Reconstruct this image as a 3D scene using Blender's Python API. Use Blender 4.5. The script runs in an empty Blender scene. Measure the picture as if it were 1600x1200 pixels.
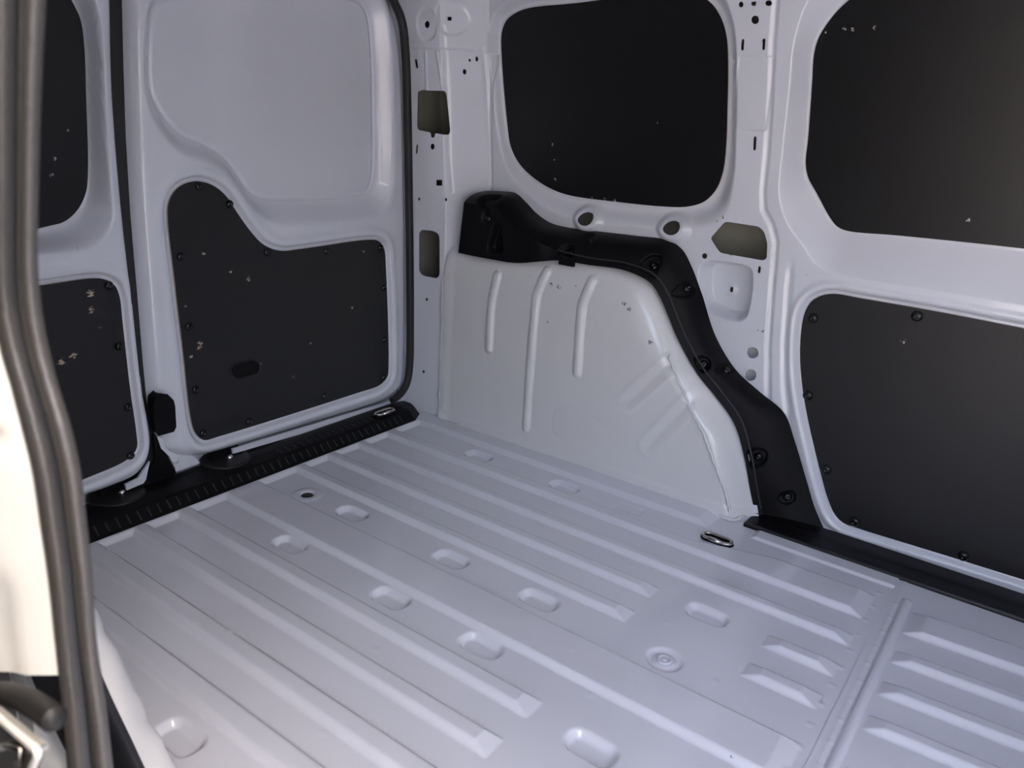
import bpy, bmesh, math, random
import numpy as np
from mathutils import Matrix, Vector

# ------------------------------------------------------------------ camera, world, sun, exposure
sc = bpy.context.scene
S = 0.9                       # metres per layout unit: whole scene and camera scaled about the origin to a likely van size (camera stands 0.81 m above the load floor)
CH = 0.9                      # camera height in layout units
F_PX = 1227.8
PITCH, YAW, ROLL = 0.3255, 0.60806, -0.06842
def _rot():
    f = np.array([-np.sin(YAW)*np.cos(PITCH), np.cos(YAW)*np.cos(PITCH), -np.sin(PITCH)])
    r = np.array([np.cos(YAW), np.sin(YAW), 0.0]); d = np.cross(f, r)
    c, s = np.cos(ROLL), np.sin(ROLL)
    return np.array([c*r+s*d, -s*r+c*d, f])
RC = _rot()
cam = bpy.data.cameras.new('camera'); camo = bpy.data.objects.new('camera', cam)
sc.collection.objects.link(camo)
camo.matrix_world = Matrix(((RC[0][0], -RC[1][0], -RC[2][0], 0.0),
                            (RC[0][1], -RC[1][1], -RC[2][1], 0.0),
                            (RC[0][2], -RC[1][2], -RC[2][2], CH*S), (0, 0, 0, 1)))
cam.sensor_width = 36.0; cam.lens = 36.0*F_PX/1600.0; cam.clip_start = 0.02; cam.clip_end = 300
cam.dof.use_dof = True; cam.dof.focus_distance = 1.75; cam.dof.aperture_fstop = 10.0
sc.camera = camo

world = bpy.data.worlds.new('sky'); sc.world = world; world.use_nodes = True
wn = world.node_tree.nodes; wl = world.node_tree.links
sky = wn.new('ShaderNodeTexSky'); sky.sky_type = 'NISHITA'; sky.sun_disc = False
sky.sun_elevation = math.radians(58); sky.sun_rotation = math.radians(100); sky.air_density = 1.0; sky.dust_density = 5.0
bg = wn['Background']; bg.inputs['Strength'].default_value = 0.27
hs = wn.new('ShaderNodeHueSaturation'); hs.inputs['Saturation'].default_value = 1.2
wl.new(sky.outputs[0], hs.inputs['Color']); wl.new(hs.outputs[0], bg.inputs[0])
sun = bpy.data.lights.new('sun', 'SUN'); suno = bpy.data.objects.new('sun', sun); sc.collection.objects.link(suno)
sun.energy = 6.0; sun.angle = 0.009; sun.color = (1.0, 0.94, 0.86)
_az = math.radians(-70); _el = math.radians(58)     # sun stands beyond the far side of the van, a little ahead
suno.rotation_euler = Vector((-math.cos(_az)*math.cos(_el), math.sin(_az)*math.cos(_el), -math.sin(_el))).to_track_quat('-Z', 'Y').to_euler()
vs = sc.view_settings
vs.view_transform = 'Standard'; vs.look = 'None'; vs.gamma = 1.0; vs.use_curve_mapping = False
vs.exposure = 1.98

# ------------------------------------------------------------------ photo pixels -> points on real surfaces
CAM = np.array([0.0, 0.0, CH])
YC = 1.045                    # middle plane of the van
FACE = -1.60                  # inner face of the rear doors
def ray(x, y): return RC.T @ np.array([(x-800)/F_PX, (y-600)/F_PX, 1.0])
def onX(x, y, X=FACE): d = ray(x, y); return CAM + d*(X/d[0])
def onY(x, y, Y): d = ray(x, y); return CAM + d*(Y/d[1])
def onZ(x, y, Z=0.0): d = ray(x, y); return CAM + d*((Z-CH)/d[2])
# side wall: lower sheet at Y=WALL, tumblehome above the belt, rear pillar stepping inboard
WALL = 1.858
def wall_y(X, Z):
    X = np.asarray(X, float); Z = np.asarray(Z, float)
    b = np.interp(X, [-1.64, -1.487, -1.410, 3.0], [1.722, 1.745, WALL, WALL])
    return b - 0.10*np.clip(Z-0.6, 0, None)
def onW(x, y, off=0.0):
    d = ray(x, y); lo, hi = 0.3, 6.0
    ts = np.linspace(lo, hi, 900); P = CAM + ts[:, None]*d
    g = P[:, 1] - wall_y(P[:, 0], P[:, 2]) - off
    i = int(np.argmax(g > 0)); a, b = ts[i-1], ts[i]
    for _ in range(30):
        m = (a+b)/2; p = CAM+m*d
        if p[1]-wall_y(p[0], p[2])-off > 0: b = m
        else: a = m
    return CAM + b*d
def WX(pts, off=0.0): return np.array([onW(x, y, off)[[0, 2]] for x, y in pts])        # (X,z) on the side wall
def DX(pts, X=FACE): return np.array([onX(x, y, X)[[1, 2]] for x, y in pts])           # (Y,z) on a rear door
def AX(pts, Y=1.74): return np.array([onY(x, y, Y)[[0, 2]] for x, y in pts])           # (X,z) on the wheelhouse

def crom(P, closed=True, n=7):
    P = np.asarray(P, float); N = len(P); out = []
    for i in range(N if closed else N-1):
        if closed: p0, p1, p2, p3 = P[(i-1) % N], P[i], P[(i+1) % N], P[(i+2) % N]
        else: p0, p1, p2, p3 = P[max(i-1, 0)], P[i], P[i+1], P[min(i+2, N-1)]
        t1 = max(np.linalg.norm(p1-p0), 1e-6)**.5; t2 = t1+max(np.linalg.norm(p2-p1), 1e-6)**.5; t3 = t2+max(np.linalg.norm(p3-p2), 1e-6)**.5
        for k in range(n):
            t = t1+(t2-t1)*k/n
            a1 = (t1-t)/t1*p0+t/t1*p1; a2 = (t2-t)/(t2-t1)*p1+(t-t1)/(t2-t1)*p2; a3 = (t3-t)/(t3-t2)*p2+(t-t2)/(t3-t2)*p3
            b1 = (t2-t)/t2*a1+t/t2*a2; b2 = (t3-t)/(t3-t1)*a2+(t-t1)/(t3-t1)*a3
            out.append((t2-t)/(t2-t1)*b1+(t-t1)/(t2-t1)*b2)
    if not closed: out.append(P[-1])
    return np.array(out)
def rounded(P, r, n=6):
    """polygon with rounded corners; r scalar or list"""
    P = np.asarray(P, float); N = len(P); out = []
    for i in range(N):
        p = P[i]; a = P[i-1]-p; b = P[(i+1) % N]-p; la = np.linalg.norm(a); lb = np.linalg.norm(b)
        ri = r[i] if hasattr(r, '__len__') else r
        d = min(ri, la*.48, lb*.48); A = p+a/la*d; B = p+b/lb*d
        for k in range(n+1):
            t = k/n; out.append((1-t)**2*A+2*t*(1-t)*p+t*t*B)
    return np.array(out)
def ell(c, rx, ry, ang=0.0, n=20):
    t = np.arange(n)*2*np.pi/n; x = rx*np.cos(t); y = ry*np.sin(t)
    return np.stack([c[0]+x*np.cos(ang)-y*np.sin(ang), c[1]+x*np.sin(ang)+y*np.cos(ang)], 1)
def pell(x, y, rx, ry, ang=0, n=20): return [tuple(p) for p in ell((x, y), rx, ry, ang, n)]
def pslot(x0, y0, x1, y1, r, n=8):
    a = math.atan2(y1-y0, x1-x0); o = []
    for k in range(n+1): t = a+math.pi/2+math.pi*k/n; o.append((x0+r*math.cos(t), y0+r*math.sin(t)))
    for k in range(n+1): t = a-math.pi/2+math.pi*k/n; o.append((x1+r*math.cos(t), y1+r*math.sin(t)))
    return o

def sdf(A, B, poly, margin=0.25):
    """signed distance (negative inside) of points to a closed polygon"""
    poly = np.asarray(poly, float); sh = A.shape; a = A.ravel(); b = B.ravel()
    lo = poly.min(0)-margin; hi = poly.max(0)+margin
    m = (a > lo[0]) & (a < hi[0]) & (b > lo[1]) & (b < hi[1])
    out = np.full(a.shape, margin); x = a[m]; y = b[m]
    d2 = np.full(x.shape, 1e9); ins = np.zeros(x.shape, bool)
    for i in range(len(poly)):
        x0, y0 = poly[i-1]; x1, y1 = poly[i]; ex, ey = x1-x0, y1-y0; L = ex*ex+ey*ey
        if L < 1e-14: continue
        t = np.clip(((x-x0)*ex+(y-y0)*ey)/L, 0, 1)
        d2 = np.minimum(d2, (x-x0-t*ex)**2+(y-y0-t*ey)**2)
        if y0 != y1:
            c = ((y0 > y) != (y1 > y)) & (x < (x1-x0)*(y-y0)/(y1-y0)+x0); ins ^= c
    d = np.minimum(np.sqrt(d2), margin); d[ins] *= -1; out[m] = d
    return out.reshape(sh)
def lined(A, B, pts, margin=0.3):
    """distance to an open polyline"""
    pts = np.asarray(pts, float); sh = A.shape; a = A.ravel(); b = B.ravel()
    lo = pts.min(0)-margin; hi = pts.max(0)+margin
    m = (a > lo[0]) & (a < hi[0]) & (b > lo[1]) & (b < hi[1])
    out = np.full(a.shape, margin); x = a[m]; y = b[m]; d2 = np.full(x.shape, margin**2)
    for i in range(1, len(pts)):
        x0, y0 = pts[i-1]; ex, ey = pts[i]-pts[i-1]; L = ex*ex+ey*ey
        if L < 1e-14: continue
        t = np.clip(((x-x0)*ex+(y-y0)*ey)/L, 0, 1)
        d2 = np.minimum(d2, (x-x0-t*ex)**2+(y-y0-t*ey)**2)
    out[m] = np.sqrt(d2); return out.reshape(sh)
def sm(t): t = np.clip(t, 0, 1); return t*t*(3-2*t)
def between(dE, dI, eps=1e-5):
    """0 outside contour E, 1 inside contour I, smooth share of the way between"""
    a = np.clip(-dE, 0, None); b = np.clip(dI, 0, None); return a/(a+b+eps)
def bead(d, w): return np.sqrt(np.clip(1-(d/w)**2, 0, 1))
def soft(d, w): return sm(1-d/w)

# ------------------------------------------------------------------ materials
def mat(name): m = bpy.data.materials.new(name); m.use_nodes = True; return m, m.node_tree.nodes, m.node_tree.links, m.node_tree.nodes['Principled BSDF']
def spots(n, l, pts, scale=1.0):
    """sum of soft discs around given object-space points (metres), as one value socket"""
    tc = n.new('ShaderNodeTexCoord'); acc = None
    for (p, r) in pts:
        v = n.new('ShaderNodeVectorMath'); v.operation = 'DISTANCE'; l.new(tc.outputs['Object'], v.inputs[0])
        v.inputs[1].default_value = p
        mr = n.new('ShaderNodeMapRange'); mr.inputs[1].default_value = r; mr.inputs[2].default_value = r*0.2
        mr.inputs[3].default_value = 0; mr.inputs[4].default_value = 1; l.new(v.outputs['Value'], mr.inputs[0])
        if acc is None: acc = mr.outputs[0]
        else:
            a = n.new('ShaderNodeMath'); a.operation = 'MAXIMUM'; l.new(acc, a.inputs[0]); l.new(mr.outputs[0], a.inputs[1]); acc = a.outputs[0]
    return acc
def wear(m, pts, col, scale, thr=0.62, stretch=(1, 1, 1), rot=(0, 0, 0), everywhere=0.0):
    """chips / scratches: noise islands kept only around given points"""
    n, l, p = m.node_tree.nodes, m.node_tree.links, m.node_tree.nodes['Principled BSDF']
    tc = n.new('ShaderNodeTexCoord'); mp = n.new('ShaderNodeMapping'); mp.inputs['Scale'].default_value = stretch; mp.inputs['Rotation'].default_value = rot
    l.new(tc.outputs['Object'], mp.inputs[0])
    nz = n.new('ShaderNodeTexNoise'); nz.inputs['Scale'].default_value = scale; nz.inputs['Detail'].default_value = 5; nz.inputs['Roughness'].default_value = .65
    l.new(mp.outputs[0], nz.inputs['Vector'])
    s = spots(n, l, pts)
    a = n.new('ShaderNodeMath'); a.operation = 'MULTIPLY_ADD'; l.new(s, a.inputs[0]); a.inputs[1].default_value = 0.42; l.new(nz.outputs[0], a.inputs[2])
    g = n.new('ShaderNodeMath'); g.operation = 'GREATER_THAN'; l.new(a.outputs[0], g.inputs[0]); g.inputs[1].default_value = thr+0.36
    mx = n.new('ShaderNodeMix'); mx.data_type = 'RGBA'; l.new(g.outputs[0], mx.inputs[0])
    src = p.inputs['Base Color'].links[0].from_socket if p.inputs['Base Color'].links else None
    if src: l.new(src, mx.inputs[6])
    else: mx.inputs[6].default_value = p.inputs['Base Color'].default_value
    mx.inputs[7].default_value = (*col, 1); l.new(mx.outputs[2], p.inputs['Base Color'])
def grain(m, scale, dist, rough=None):
    n, l, p = m.node_tree.nodes, m.node_tree.links, m.node_tree.nodes['Principled BSDF']
    tc = n.new('ShaderNodeTexCoord'); nz = n.new('ShaderNodeTexNoise'); nz.inputs['Scale'].default_value = scale; nz.inputs['Detail'].default_value = 3
    l.new(tc.outputs['Object'], nz.inputs['Vector'])
    b = n.new('ShaderNodeBump'); b.inputs['Strength'].default_value = 1.0; b.inputs['Distance'].default_value = dist
    l.new(nz.outputs[0], b.inputs['Height']); l.new(b.outputs[0], p.inputs['Normal'])
def paint(name, col=(.80, .80, .81), rough=.28, coat=.35):
    coat = .8
    m, n, l, p = mat(name); p.inputs['Base Color'].default_value = (*col, 1); p.inputs['Roughness'].default_value = rough
    p.inputs['Coat Weight'].default_value = coat; p.inputs['Coat Roughness'].default_value = .045
    tc = n.new('ShaderNodeTexCoord'); nz = n.new('ShaderNodeTexNoise'); nz.inputs['Scale'].default_value = 5; nz.inputs['Detail'].default_value = 4
    l.new(tc.outputs['Object'], nz.inputs['Vector'])
    cr = n.new('ShaderNodeMix'); cr.data_type = 'RGBA'; l.new(nz.outputs[0], cr.inputs[0])
    cr.inputs[6].default_value = (*col, 1); cr.inputs[7].default_value = (col[0]*.94, col[1]*.935, col[2]*.92, 1)
    l.new(cr.outputs[2], p.inputs['Base Color'])
    grain(m, 14, .0006); return m
def plain(name, col, rough, metal=0.0, bump=None, spec=.5):
    m, n, l, p = mat(name); p.inputs['Base Color'].default_value = (*col, 1); p.inputs['Roughness'].default_value = rough
    p.inputs['Metallic'].default_value = metal; p.inputs['Specular IOR Level'].default_value = spec
    if bump: grain(m, *bump)
    return m
def sp3(P): return tuple(float(v)*S for v in P)
M = {}
M['floor'] = paint('floor_paint', (.745, .765, .83), .24, .4)
M['wall'] = paint('wall_paint', (.745, .775, .855), .30, .3)
M['arch'] = paint('wheelhouse_paint', (.76, .775, .79), .32, .3)
M['door'] = paint('door_paint', (.73, .76, .84), .26, .4)
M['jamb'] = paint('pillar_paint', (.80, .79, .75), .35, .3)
M['sealer'] = plain('seam_sealer', (.76, .77, .77), .45, 0, (60, .003))
M['plastic'] = plain('black_plastic', (.004, .004, .005), .48, 0, (900, .0004), .16)
M['plastic_edge'] = plain('black_plastic_edge', (.03, .03, .031), .5)
M['board'] = plain('black_board', (.015, .015, .0165), .42, 0, (5, .0012), .35)
M['board_w'] = plain('black_window_board', (.002, .002, .0025), .38, 0, (4, .0015), .40)
M['fibre'] = plain('board_core', (.42, .33, .24), .8)
M['rubber'] = plain('rubber', (.048, .044, .041), .38, 0, (300, .0004), .8)
M['rubber_d'] = plain('dark_rubber', (.012, .012, .012), .55)
M['metal'] = plain('zinc_metal', (.62, .60, .56), .22, 1.0)
M['dark'] = plain('cavity_shade', (.02, .02, .02), .8)  # near-black colour stands in for the shade inside holes and pockets
M['screw'] = plain('black_screw', (.003, .003, .003), .25)
M['ground'] = plain('paving', (.34, .325, .31), .9, 0, (8, .004))
M['headliner'] = plain('headliner', (.60, .61, .65), .9)
M['facade'] = plain('facade_plaster', (.46, .41, .355), .9, 0, (6, .01))
M['skin'] = plain('shaded_inner_skin', (.20, .20, .17), .6)  # dark olive puts the shade seen through the wall holes into the colour

# ------------------------------------------------------------------ mesh helpers
col = sc.collection
def tag(o, label=None, cat=None, kind=None, group=None):
    if label: o['label'] = label
    if cat: o['category'] = cat
    if kind: o['kind'] = kind
    if group: o['group'] = group
    return o
def empty(name, loc=(0, 0, 0)):
    o = bpy.data.objects.new(name, None); o.location = [v*S for v in loc]; o.empty_display_size = .05; col.objects.link(o); return o
def link(name, me, m, parent=None):
    o = bpy.data.objects.new(name, me)
    for k in (m if isinstance(m, (list, tuple)) else [m]): me.materials.append(k)
    col.objects.link(o)
    if parent is not None:
        o.parent = parent; o.matrix_parent_inverse = Matrix.Translation(parent.location).inverted()
    return o
def mesh_np(name, V, Fq, m, parent=None, smooth=True, mi=None):
    """V (n,3) layout units, Fq (k,3|4) index array"""
    V = np.asarray(V, np.float32)*S; Fq = np.asarray(Fq, np.int32); k = Fq.shape[1]
    me = bpy.data.meshes.new(name); me.vertices.add(len(V)); me.vertices.foreach_set('co', V.ravel())
    me.loops.add(Fq.size); me.loops.foreach_set('vertex_index', Fq.ravel())
    me.polygons.add(len(Fq)); me.polygons.foreach_set('loop_start', np.arange(len(Fq), dtype=np.int32)*k)
    me.polygons.foreach_set('use_smooth', np.full(len(Fq), smooth))
    me.update(calc_edges=True); me.validate()
    return link(name, me, m, parent)
def mesh_py(name, V, Fs, m, parent=None, smooth=False, mi=None, bevel=0):
    me = bpy.data.meshes.new(name); me.from_pydata([tuple(float(c)*S for c in v) for v in V], [], [tuple(f) for f in Fs])
    bm = bmesh.new(); bm.from_mesh(me)
    if bevel:
        bmesh.ops.bevel(bm, geom=[e for e in bm.edges if len(e.link_faces) == 2 and e.calc_face_angle(0) > .5], offset=bevel*S, segments=2, affect='EDGES', profile=.6)
    bmesh.ops.recalc_face_normals(bm, faces=bm.faces); bm.to_mesh(me); bm.free()
    for i, p in enumerate(me.polygons):
        p.use_smooth = smooth
        if mi is not None and i < len(mi): p.material_index = mi[i]
    return link(name, me, m, parent)
def hfield(name, a, b, height, mapfn, m, parent=None, holes=(), clip=None, snaps=(), extra=None, flip=False):
    """stamped sheet: grid over (a,b), height(A,B) along the sheet normal, real holes with clean snapped rims"""
    A, B = np.meshgrid(a, b, indexing='ij'); st = np.maximum(np.gradient(a)[:, None], np.gradient(b)[None, :])
    cuts = [(h, 1) for h in holes] + ([(clip, -1)] if clip is not None else [])
    A0, B0 = A.copy(), B.copy(); kill = np.zeros(A.shape, bool)
    for poly, sg in cuts + [(s, 0) for s in snaps]:
        d = sdf(A0, B0, poly, .3 if sg < 0 else .06)
        ga = np.gradient(d, a, axis=0); gb = np.gradient(d, b, axis=1); g = np.sqrt(ga**2+gb**2)+1e-9
        near = (np.abs(d) < .62*st) & (g > .4)
        A[near] = A0[near]-(d*ga/g**2)[near]; B[near] = B0[near]-(d*gb/g**2)[near]
    na, nb = A.shape
    H = height(A, B); V = np.stack(mapfn(A, B, H), -1).reshape(-1, 3)
    idx = np.arange(na*nb).reshape(na, nb)
    Fq = np.stack([idx[:-1, :-1], idx[1:, :-1], idx[1:, 1:], idx[:-1, 1:]], -1).reshape(-1, 4)
    ca = (A[:-1, :-1]+A[1:, :-1]+A[1:, 1:]+A[:-1, 1:])/4; cb = (B[:-1, :-1]+B[1:, :-1]+B[1:, 1:]+B[:-1, 1:])/4
    keep = np.ones(ca.shape, bool)
    for poly, sg in cuts:
        d = sdf(ca, cb, poly, .06)
        keep &= (d > 0) if sg > 0 else (d < 0)
    if extra is not None: keep &= extra(ca, cb)
    Fq = Fq[keep.ravel()]
    if flip: Fq = Fq[:, ::-1]
    used = np.zeros(len(V), bool); used[Fq.ravel()] = True
    re = np.cumsum(used)-1
    return mesh_np(name, V[used], re[Fq], m, parent)
def slab(name, poly3, depth, m, parent=None, mi_edge=None, bevel=0):
    """flat plate from an ordered outline of 3D points, thickness along vector depth"""
    P = [np.asarray(p, float) for p in poly3]; N = len(P); D = np.asarray(depth, float)
    V = P + [p+D for p in P]
    Fs = [tuple(range(N)), tuple(range(2*N-1, N-1, -1))] + [(i, (i+1) % N, N+(i+1) % N, N+i) for i in range(N)]
    mi = None if mi_edge is None else [0, 0]+[mi_edge]*N
    return mesh_py(name, V, Fs, m, parent, mi=mi, bevel=bevel)
def tube(name, path, r, m, parent=None, n=12, closed=False, sx=None, squash=1.0):
    path = np.asarray(path, float); N = len(path); V = []; Fs = []; up = None
    rr = r if hasattr(r, '__len__') else [r]*N
    for i in range(N):
        t = path[(i+1) % N]-path[i-1] if closed else path[min(i+1, N-1)]-path[max(i-1, 0)]
        t = t/np.linalg.norm(t)
        if up is None:
            up = np.cross(t, [0.3, 0.5, 0.81] if abs(t[2]) < .9 else [1, 0, 0])
        up = up-t*(up@t); up /= np.linalg.norm(up); s = np.cross(t, up)
        for k in range(n):
            a = 2*np.pi*k/n; V.append(path[i]+rr[i]*(np.cos(a)*up+squash*np.sin(a)*s))
    for i in range(N if closed else N-1):
        j = (i+1) % N
        for k in range(n): Fs.append((i*n+k, i*n+(k+1) % n, j*n+(k+1) % n, j*n+k))
    if not closed: Fs += [tuple(range(n)), tuple(range((N-1)*n+n-1, (N-1)*n-1, -1))]
    return mesh_py(name, V, Fs, m, parent, smooth=True)
def box(name, lo, hi, m, parent=None, bevel=0):
    (x0, y0, z0), (x1, y1, z1) = lo, hi
    V = [(x0, y0, z0), (x1, y0, z0), (x1, y1, z0), (x0, y1, z0), (x0, y0, z1), (x1, y0, z1), (x1, y1, z1), (x0, y1, z1)]
    return mesh_py(name, V, [(0, 3, 2, 1), (4, 5, 6, 7), (0, 1, 5, 4), (1, 2, 6, 5), (2, 3, 7, 6), (3, 0, 4, 7)], m, parent, bevel=bevel)
def lathe(name, prof, m, parent=None, n=20, frame=None, loc=(0, 0, 0)):
    """prof: (r,h) pairs; axis = frame normal"""
    nrm = np.asarray(frame if frame is not None else (0, 0, 1), float); nrm /= np.linalg.norm(nrm)
    u = np.cross(nrm, [0, 0, 1] if abs(nrm[2]) < .9 else [1, 0, 0]); u /= np.linalg.norm(u); v = np.cross(nrm, u); c = np.asarray(loc, float)
    V = [c+r*(np.cos(2*np.pi*k/n)*u+np.sin(2*np.pi*k/n)*v)+h*nrm for r, h in prof for k in range(n)]
    Fs = [(i*n+k, i*n+(k+1) % n, (i+1)*n+(k+1) % n, (i+1)*n+k) for i in range(len(prof)-1) for k in range(n)]
    if prof[-1][0] > 1e-4: Fs.append(tuple((len(prof)-1)*n+k for k in range(n)))
    return mesh_py(name, V, Fs, m, parent, smooth=True)
_screw = {}
def screw(P, nrm, parent, r=.0085):
    """domed black screw head; all share one mesh"""
    if 'm' not in _screw:
        o = lathe('screw', [(1.15, 0), (1.12, .14), (1.0, .34), (.75, .56), (.42, .70), (.30, .66), (.22, .5), (.0001, .5)], M['screw'], None, 14)
        _screw['m'] = o.data; bpy.data.objects.remove(o)
    o = bpy.data.objects.new('screw', _screw['m']); col.objects.link(o); o.parent = parent
    q = Vector(nrm).to_track_quat('Z', 'Y').to_matrix().to_4x4()
    o.matrix_parent_inverse = Matrix.Translation(parent.location).inverted()
    o.matrix_basis = Matrix.Translation([float(v)*S for v in P]) @ q @ Matrix.Scale(r, 4)
    return o
def mirror(V): V = np.array(V, float); V[..., 1] = 2*YC-V[..., 1]; return V

# ================================================================== FLOOR
flo = empty('floor', (-.6, YC, 0)); tag(flo, 'white painted ribbed steel load floor of the van', 'floor', 'structure')
RH = .0105
def cheb(A, B, x0, x1, y0, y1, rx0, rx1, ry):
    return np.maximum.reduce([(x0-A)/rx0, (A-x1)/rx1, (y0-B)/ry, (B-y1)/ry])
def rib(A, B, xa, xb, yn, yf, slant=0.0, H=RH, e0=.03, e1=.03, ry=.0105):
    """raised rib: foot of its near flank at yn, far top edge as seen at yf"""
    Bs = B-slant*(A-xa)
    return H*np.clip(1-cheb(A, Bs, xa+e0, xb-e1, yn+ry, yf-.014, e0, e1, ry), 0, 1)
POCK = [(-1.219, 1.613, .05), (-.936, 1.617, .05), (-1.228, 1.145, .05), (-1.222, .960, .05), (-.926, 1.148, .052), (-.922, .960, .052),
        (-.699, 1.149, .054), (-.698, .962, .055), (-.420, 1.330, .054), (-.420, .880, .056), (-.905, .500, .055)]
def floor_h(A, B):
    h = np.zeros_like(A); R = -1.60
    for xa, xb, yn, yf in [(R, -.530, .760, .810), (R, -.530, .866, .917), (R, -.165, .990, 1.104), (R, -.532, 1.197, 1.245), (R, -.532, 1.305, 1.352),
                           (R, -.172, 1.415, 1.461), (R, -.172, 1.527, 1.584), (R, -.560, 1.667, 1.95), (R, -.530, .650, .704), (R, -.530, .545, .602), (R, -.56, .20, .452),
                           (-.303, -.172, 1.303, 1.350), (-.303, -.172, 1.197, 1.244), (-.303, -.172, .866, .917), (-.303, -.172, .760, .810)]:
        h = np.maximum(h, rib(A, B, xa, xb, yn, yf))
    # the outer rib widens towards the front, a low ledge runs along the side trim
    yf = np.clip(1.570+(A+.56)*.30, 1.570, 1.622)
    h = np.maximum(h, RH*np.clip(1-np.maximum.reduce([(-.60-A)/.1, (A+.202)/.03, (1.5375-B)/.0105, (B-yf)/.0105]), 0, 1))
    h = np.maximum(h, .005*np.clip(1-cheb(A, B, -.455, .5, 1.697, 2.0, .01, .01, .005), 0, 1))
    # level strip along the rear sill: the channels end there
    h = np.maximum(h, RH*np.clip(1-(A+1.503)/.013, 0, 1))
    for x, y, L in POCK:
        k = L/.054; dx = np.abs(A-x)-.022*k; dy = np.abs(B-y)-.005
        d = np.hypot(np.clip(dx, 0, None), np.clip(dy, 0, None))+np.minimum(np.maximum(dx, dy), 0)
        h -= .0115*sm((.0235-d)/.0145)
    d = np.maximum(np.abs(A+.749)-.036, np.abs(B-1.623)-.022); h -= .0015*sm(-d/.004)      # shallow filled pocket
    r = np.hypot(A+.425, B-1.147); h -= .005*sm((.036-r)/.009); h += .0035*sm((.022-r)/.004); h -= .002*sm((.012-r)/.003)
    r = np.hypot(A+1.375, B-1.136); h += .002*bead(np.abs(r-.026), .010); h -= .004*sm((.018-r)/.006)
    for k in range(16):                                                                         # spot welds by the joint
        r = np.hypot(A+.168, B-(.72+k*.062)); h += .0012*bead(r, .0065)
    for x, y in [(-.47, 1.25), (-.36, 1.42), (-.56, 1.05), (-.83, .83), (-1.05, .69), (-.62, 1.39), (-.48, .98), (-.33, 1.15), (-.75, .64)]:
        h += .001*bead(np.hypot(A-x, B-y), .008)
    return h
hf_floor = hfield('rear_floor_panel', np.linspace(-1.535, -.146, 464), np.linspace(.20, 1.80, 534), floor_h,
                  lambda A, B, H: (A, B, H), M['floor'], flo, holes=[ell((-1.375, 1.136), .012, .012)])
tag(hf_floor, 'ribbed rear floor sheet with oval pockets')
def ffloor_h(A, B):
    h = np.zeros_like(A)
    for yn, yf in [(1.529, 1.622), (1.416, 1.462), (1.305, 1.352), (1.198, 1.244), (.985, 1.10), (.866, .917), (.760, .810), (.65, .70), (.54, .60)]:
        h = np.maximum(h, rib(A, B, -.099, 1.2, yn, yf, slant=.055*(1 if yn > YC else -1)))
    h += .0055*bead(lined(A, B, [(-.115, .3), (-.115, 1.655)], 1.5), .0085)
    h += .0008*bead(np.abs(A+.1335), .004)
    for k in range(16): h += .0011*bead(np.hypot(A+.131, B-(.70+k*.062)), .006)
    return h+.0016
front_panel = hfield('front_floor_panel', np.linspace(-.1485, .42, 190), np.linspace(.16, 1.80, 547), ffloor_h, lambda A, B, H: (A, B, H), M['floor'], flo)
tag(front_panel, 'ribbed front floor sheet beyond the welded joint')
# floor plug with ring nut
lathe('floor_plug', [(.0135, -.006), (.0135, .001), (.0105, .002), (.009, -.001), (.0055, -.001), (.005, .0015), (.0001, .002)], M['floor'], flo, 24, loc=(-.425, 1.147, -.0005))
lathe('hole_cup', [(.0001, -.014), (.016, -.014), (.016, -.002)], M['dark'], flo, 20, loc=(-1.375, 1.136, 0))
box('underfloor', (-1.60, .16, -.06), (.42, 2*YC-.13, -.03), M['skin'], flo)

# ================================================================== REAR DOORS
LEAF2 = [(193, -70), (196, 0), (199, 100), (203, 220), (210, 340), (220, 460), (229, 570), (238, 660), (246, 688), (262, 706), (285, 716), (320, 715), (400, 692), (500, 661),
         (590, 634), (616, 622), (631, 604), (636, 580), (638, 480), (637, 300), (634, 130), (628, 60), (618, 20), (607, -8), (585, -40), (520, -70)]
L2_IN = [(242, 17), (234, 75), (236, 140), (250, 172), (265, 192), (287, 212), (300, 217), (320, 225), (350, 245), (370, 270), (388, 296), (402, 306), (420, 310), (555, 305), (572, 299), (580, 282),
         (582, 150), (578, 50), (573, 22), (562, 4), (540, -4), (400, -8), (280, -4), (255, 2)]
L2_OUT = [(228, 20), (224, 75), (226, 145), (236, 182), (252, 210), (275, 238), (300, 251), (325, 259), (350, 273), (375, 305), (400, 336), (420, 350), (450, 355), (575, 345), (600, 335), (614, 312),
          (617, 150), (612, 50), (603, 5), (580, -30), (400, -40), (280, -35), (240, -10)]
L2_BOARD = [(263, 335), (266, 313), (276, 296), (291, 286), (312, 282), (336, 289), (356, 305), (374, 332), (394, 360), (414, 381), (440, 391), (475, 388), (578, 374), (594, 376), (603, 388), (606, 420), (610, 575), (608, 590), (596, 603),
            (560, 616), (345, 684), (321, 690), (309, 682), (301, 664), (287, 550), (274, 440)]
def offset_poly(P, d):
    P = np.asarray(P, float); T = np.roll(P, -1, 0)-np.roll(P, 1, 0); T /= np.linalg.norm(T, axis=1)[:, None]+1e-9
    ar = np.sum(P[:, 0]*np.roll(P[:, 1], -1)-np.roll(P[:, 0], -1)*P[:, 1]); s = 1 if ar > 0 else -1
    return P+d*s*np.stack([T[:, 1], -T[:, 0]], 1)
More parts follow.
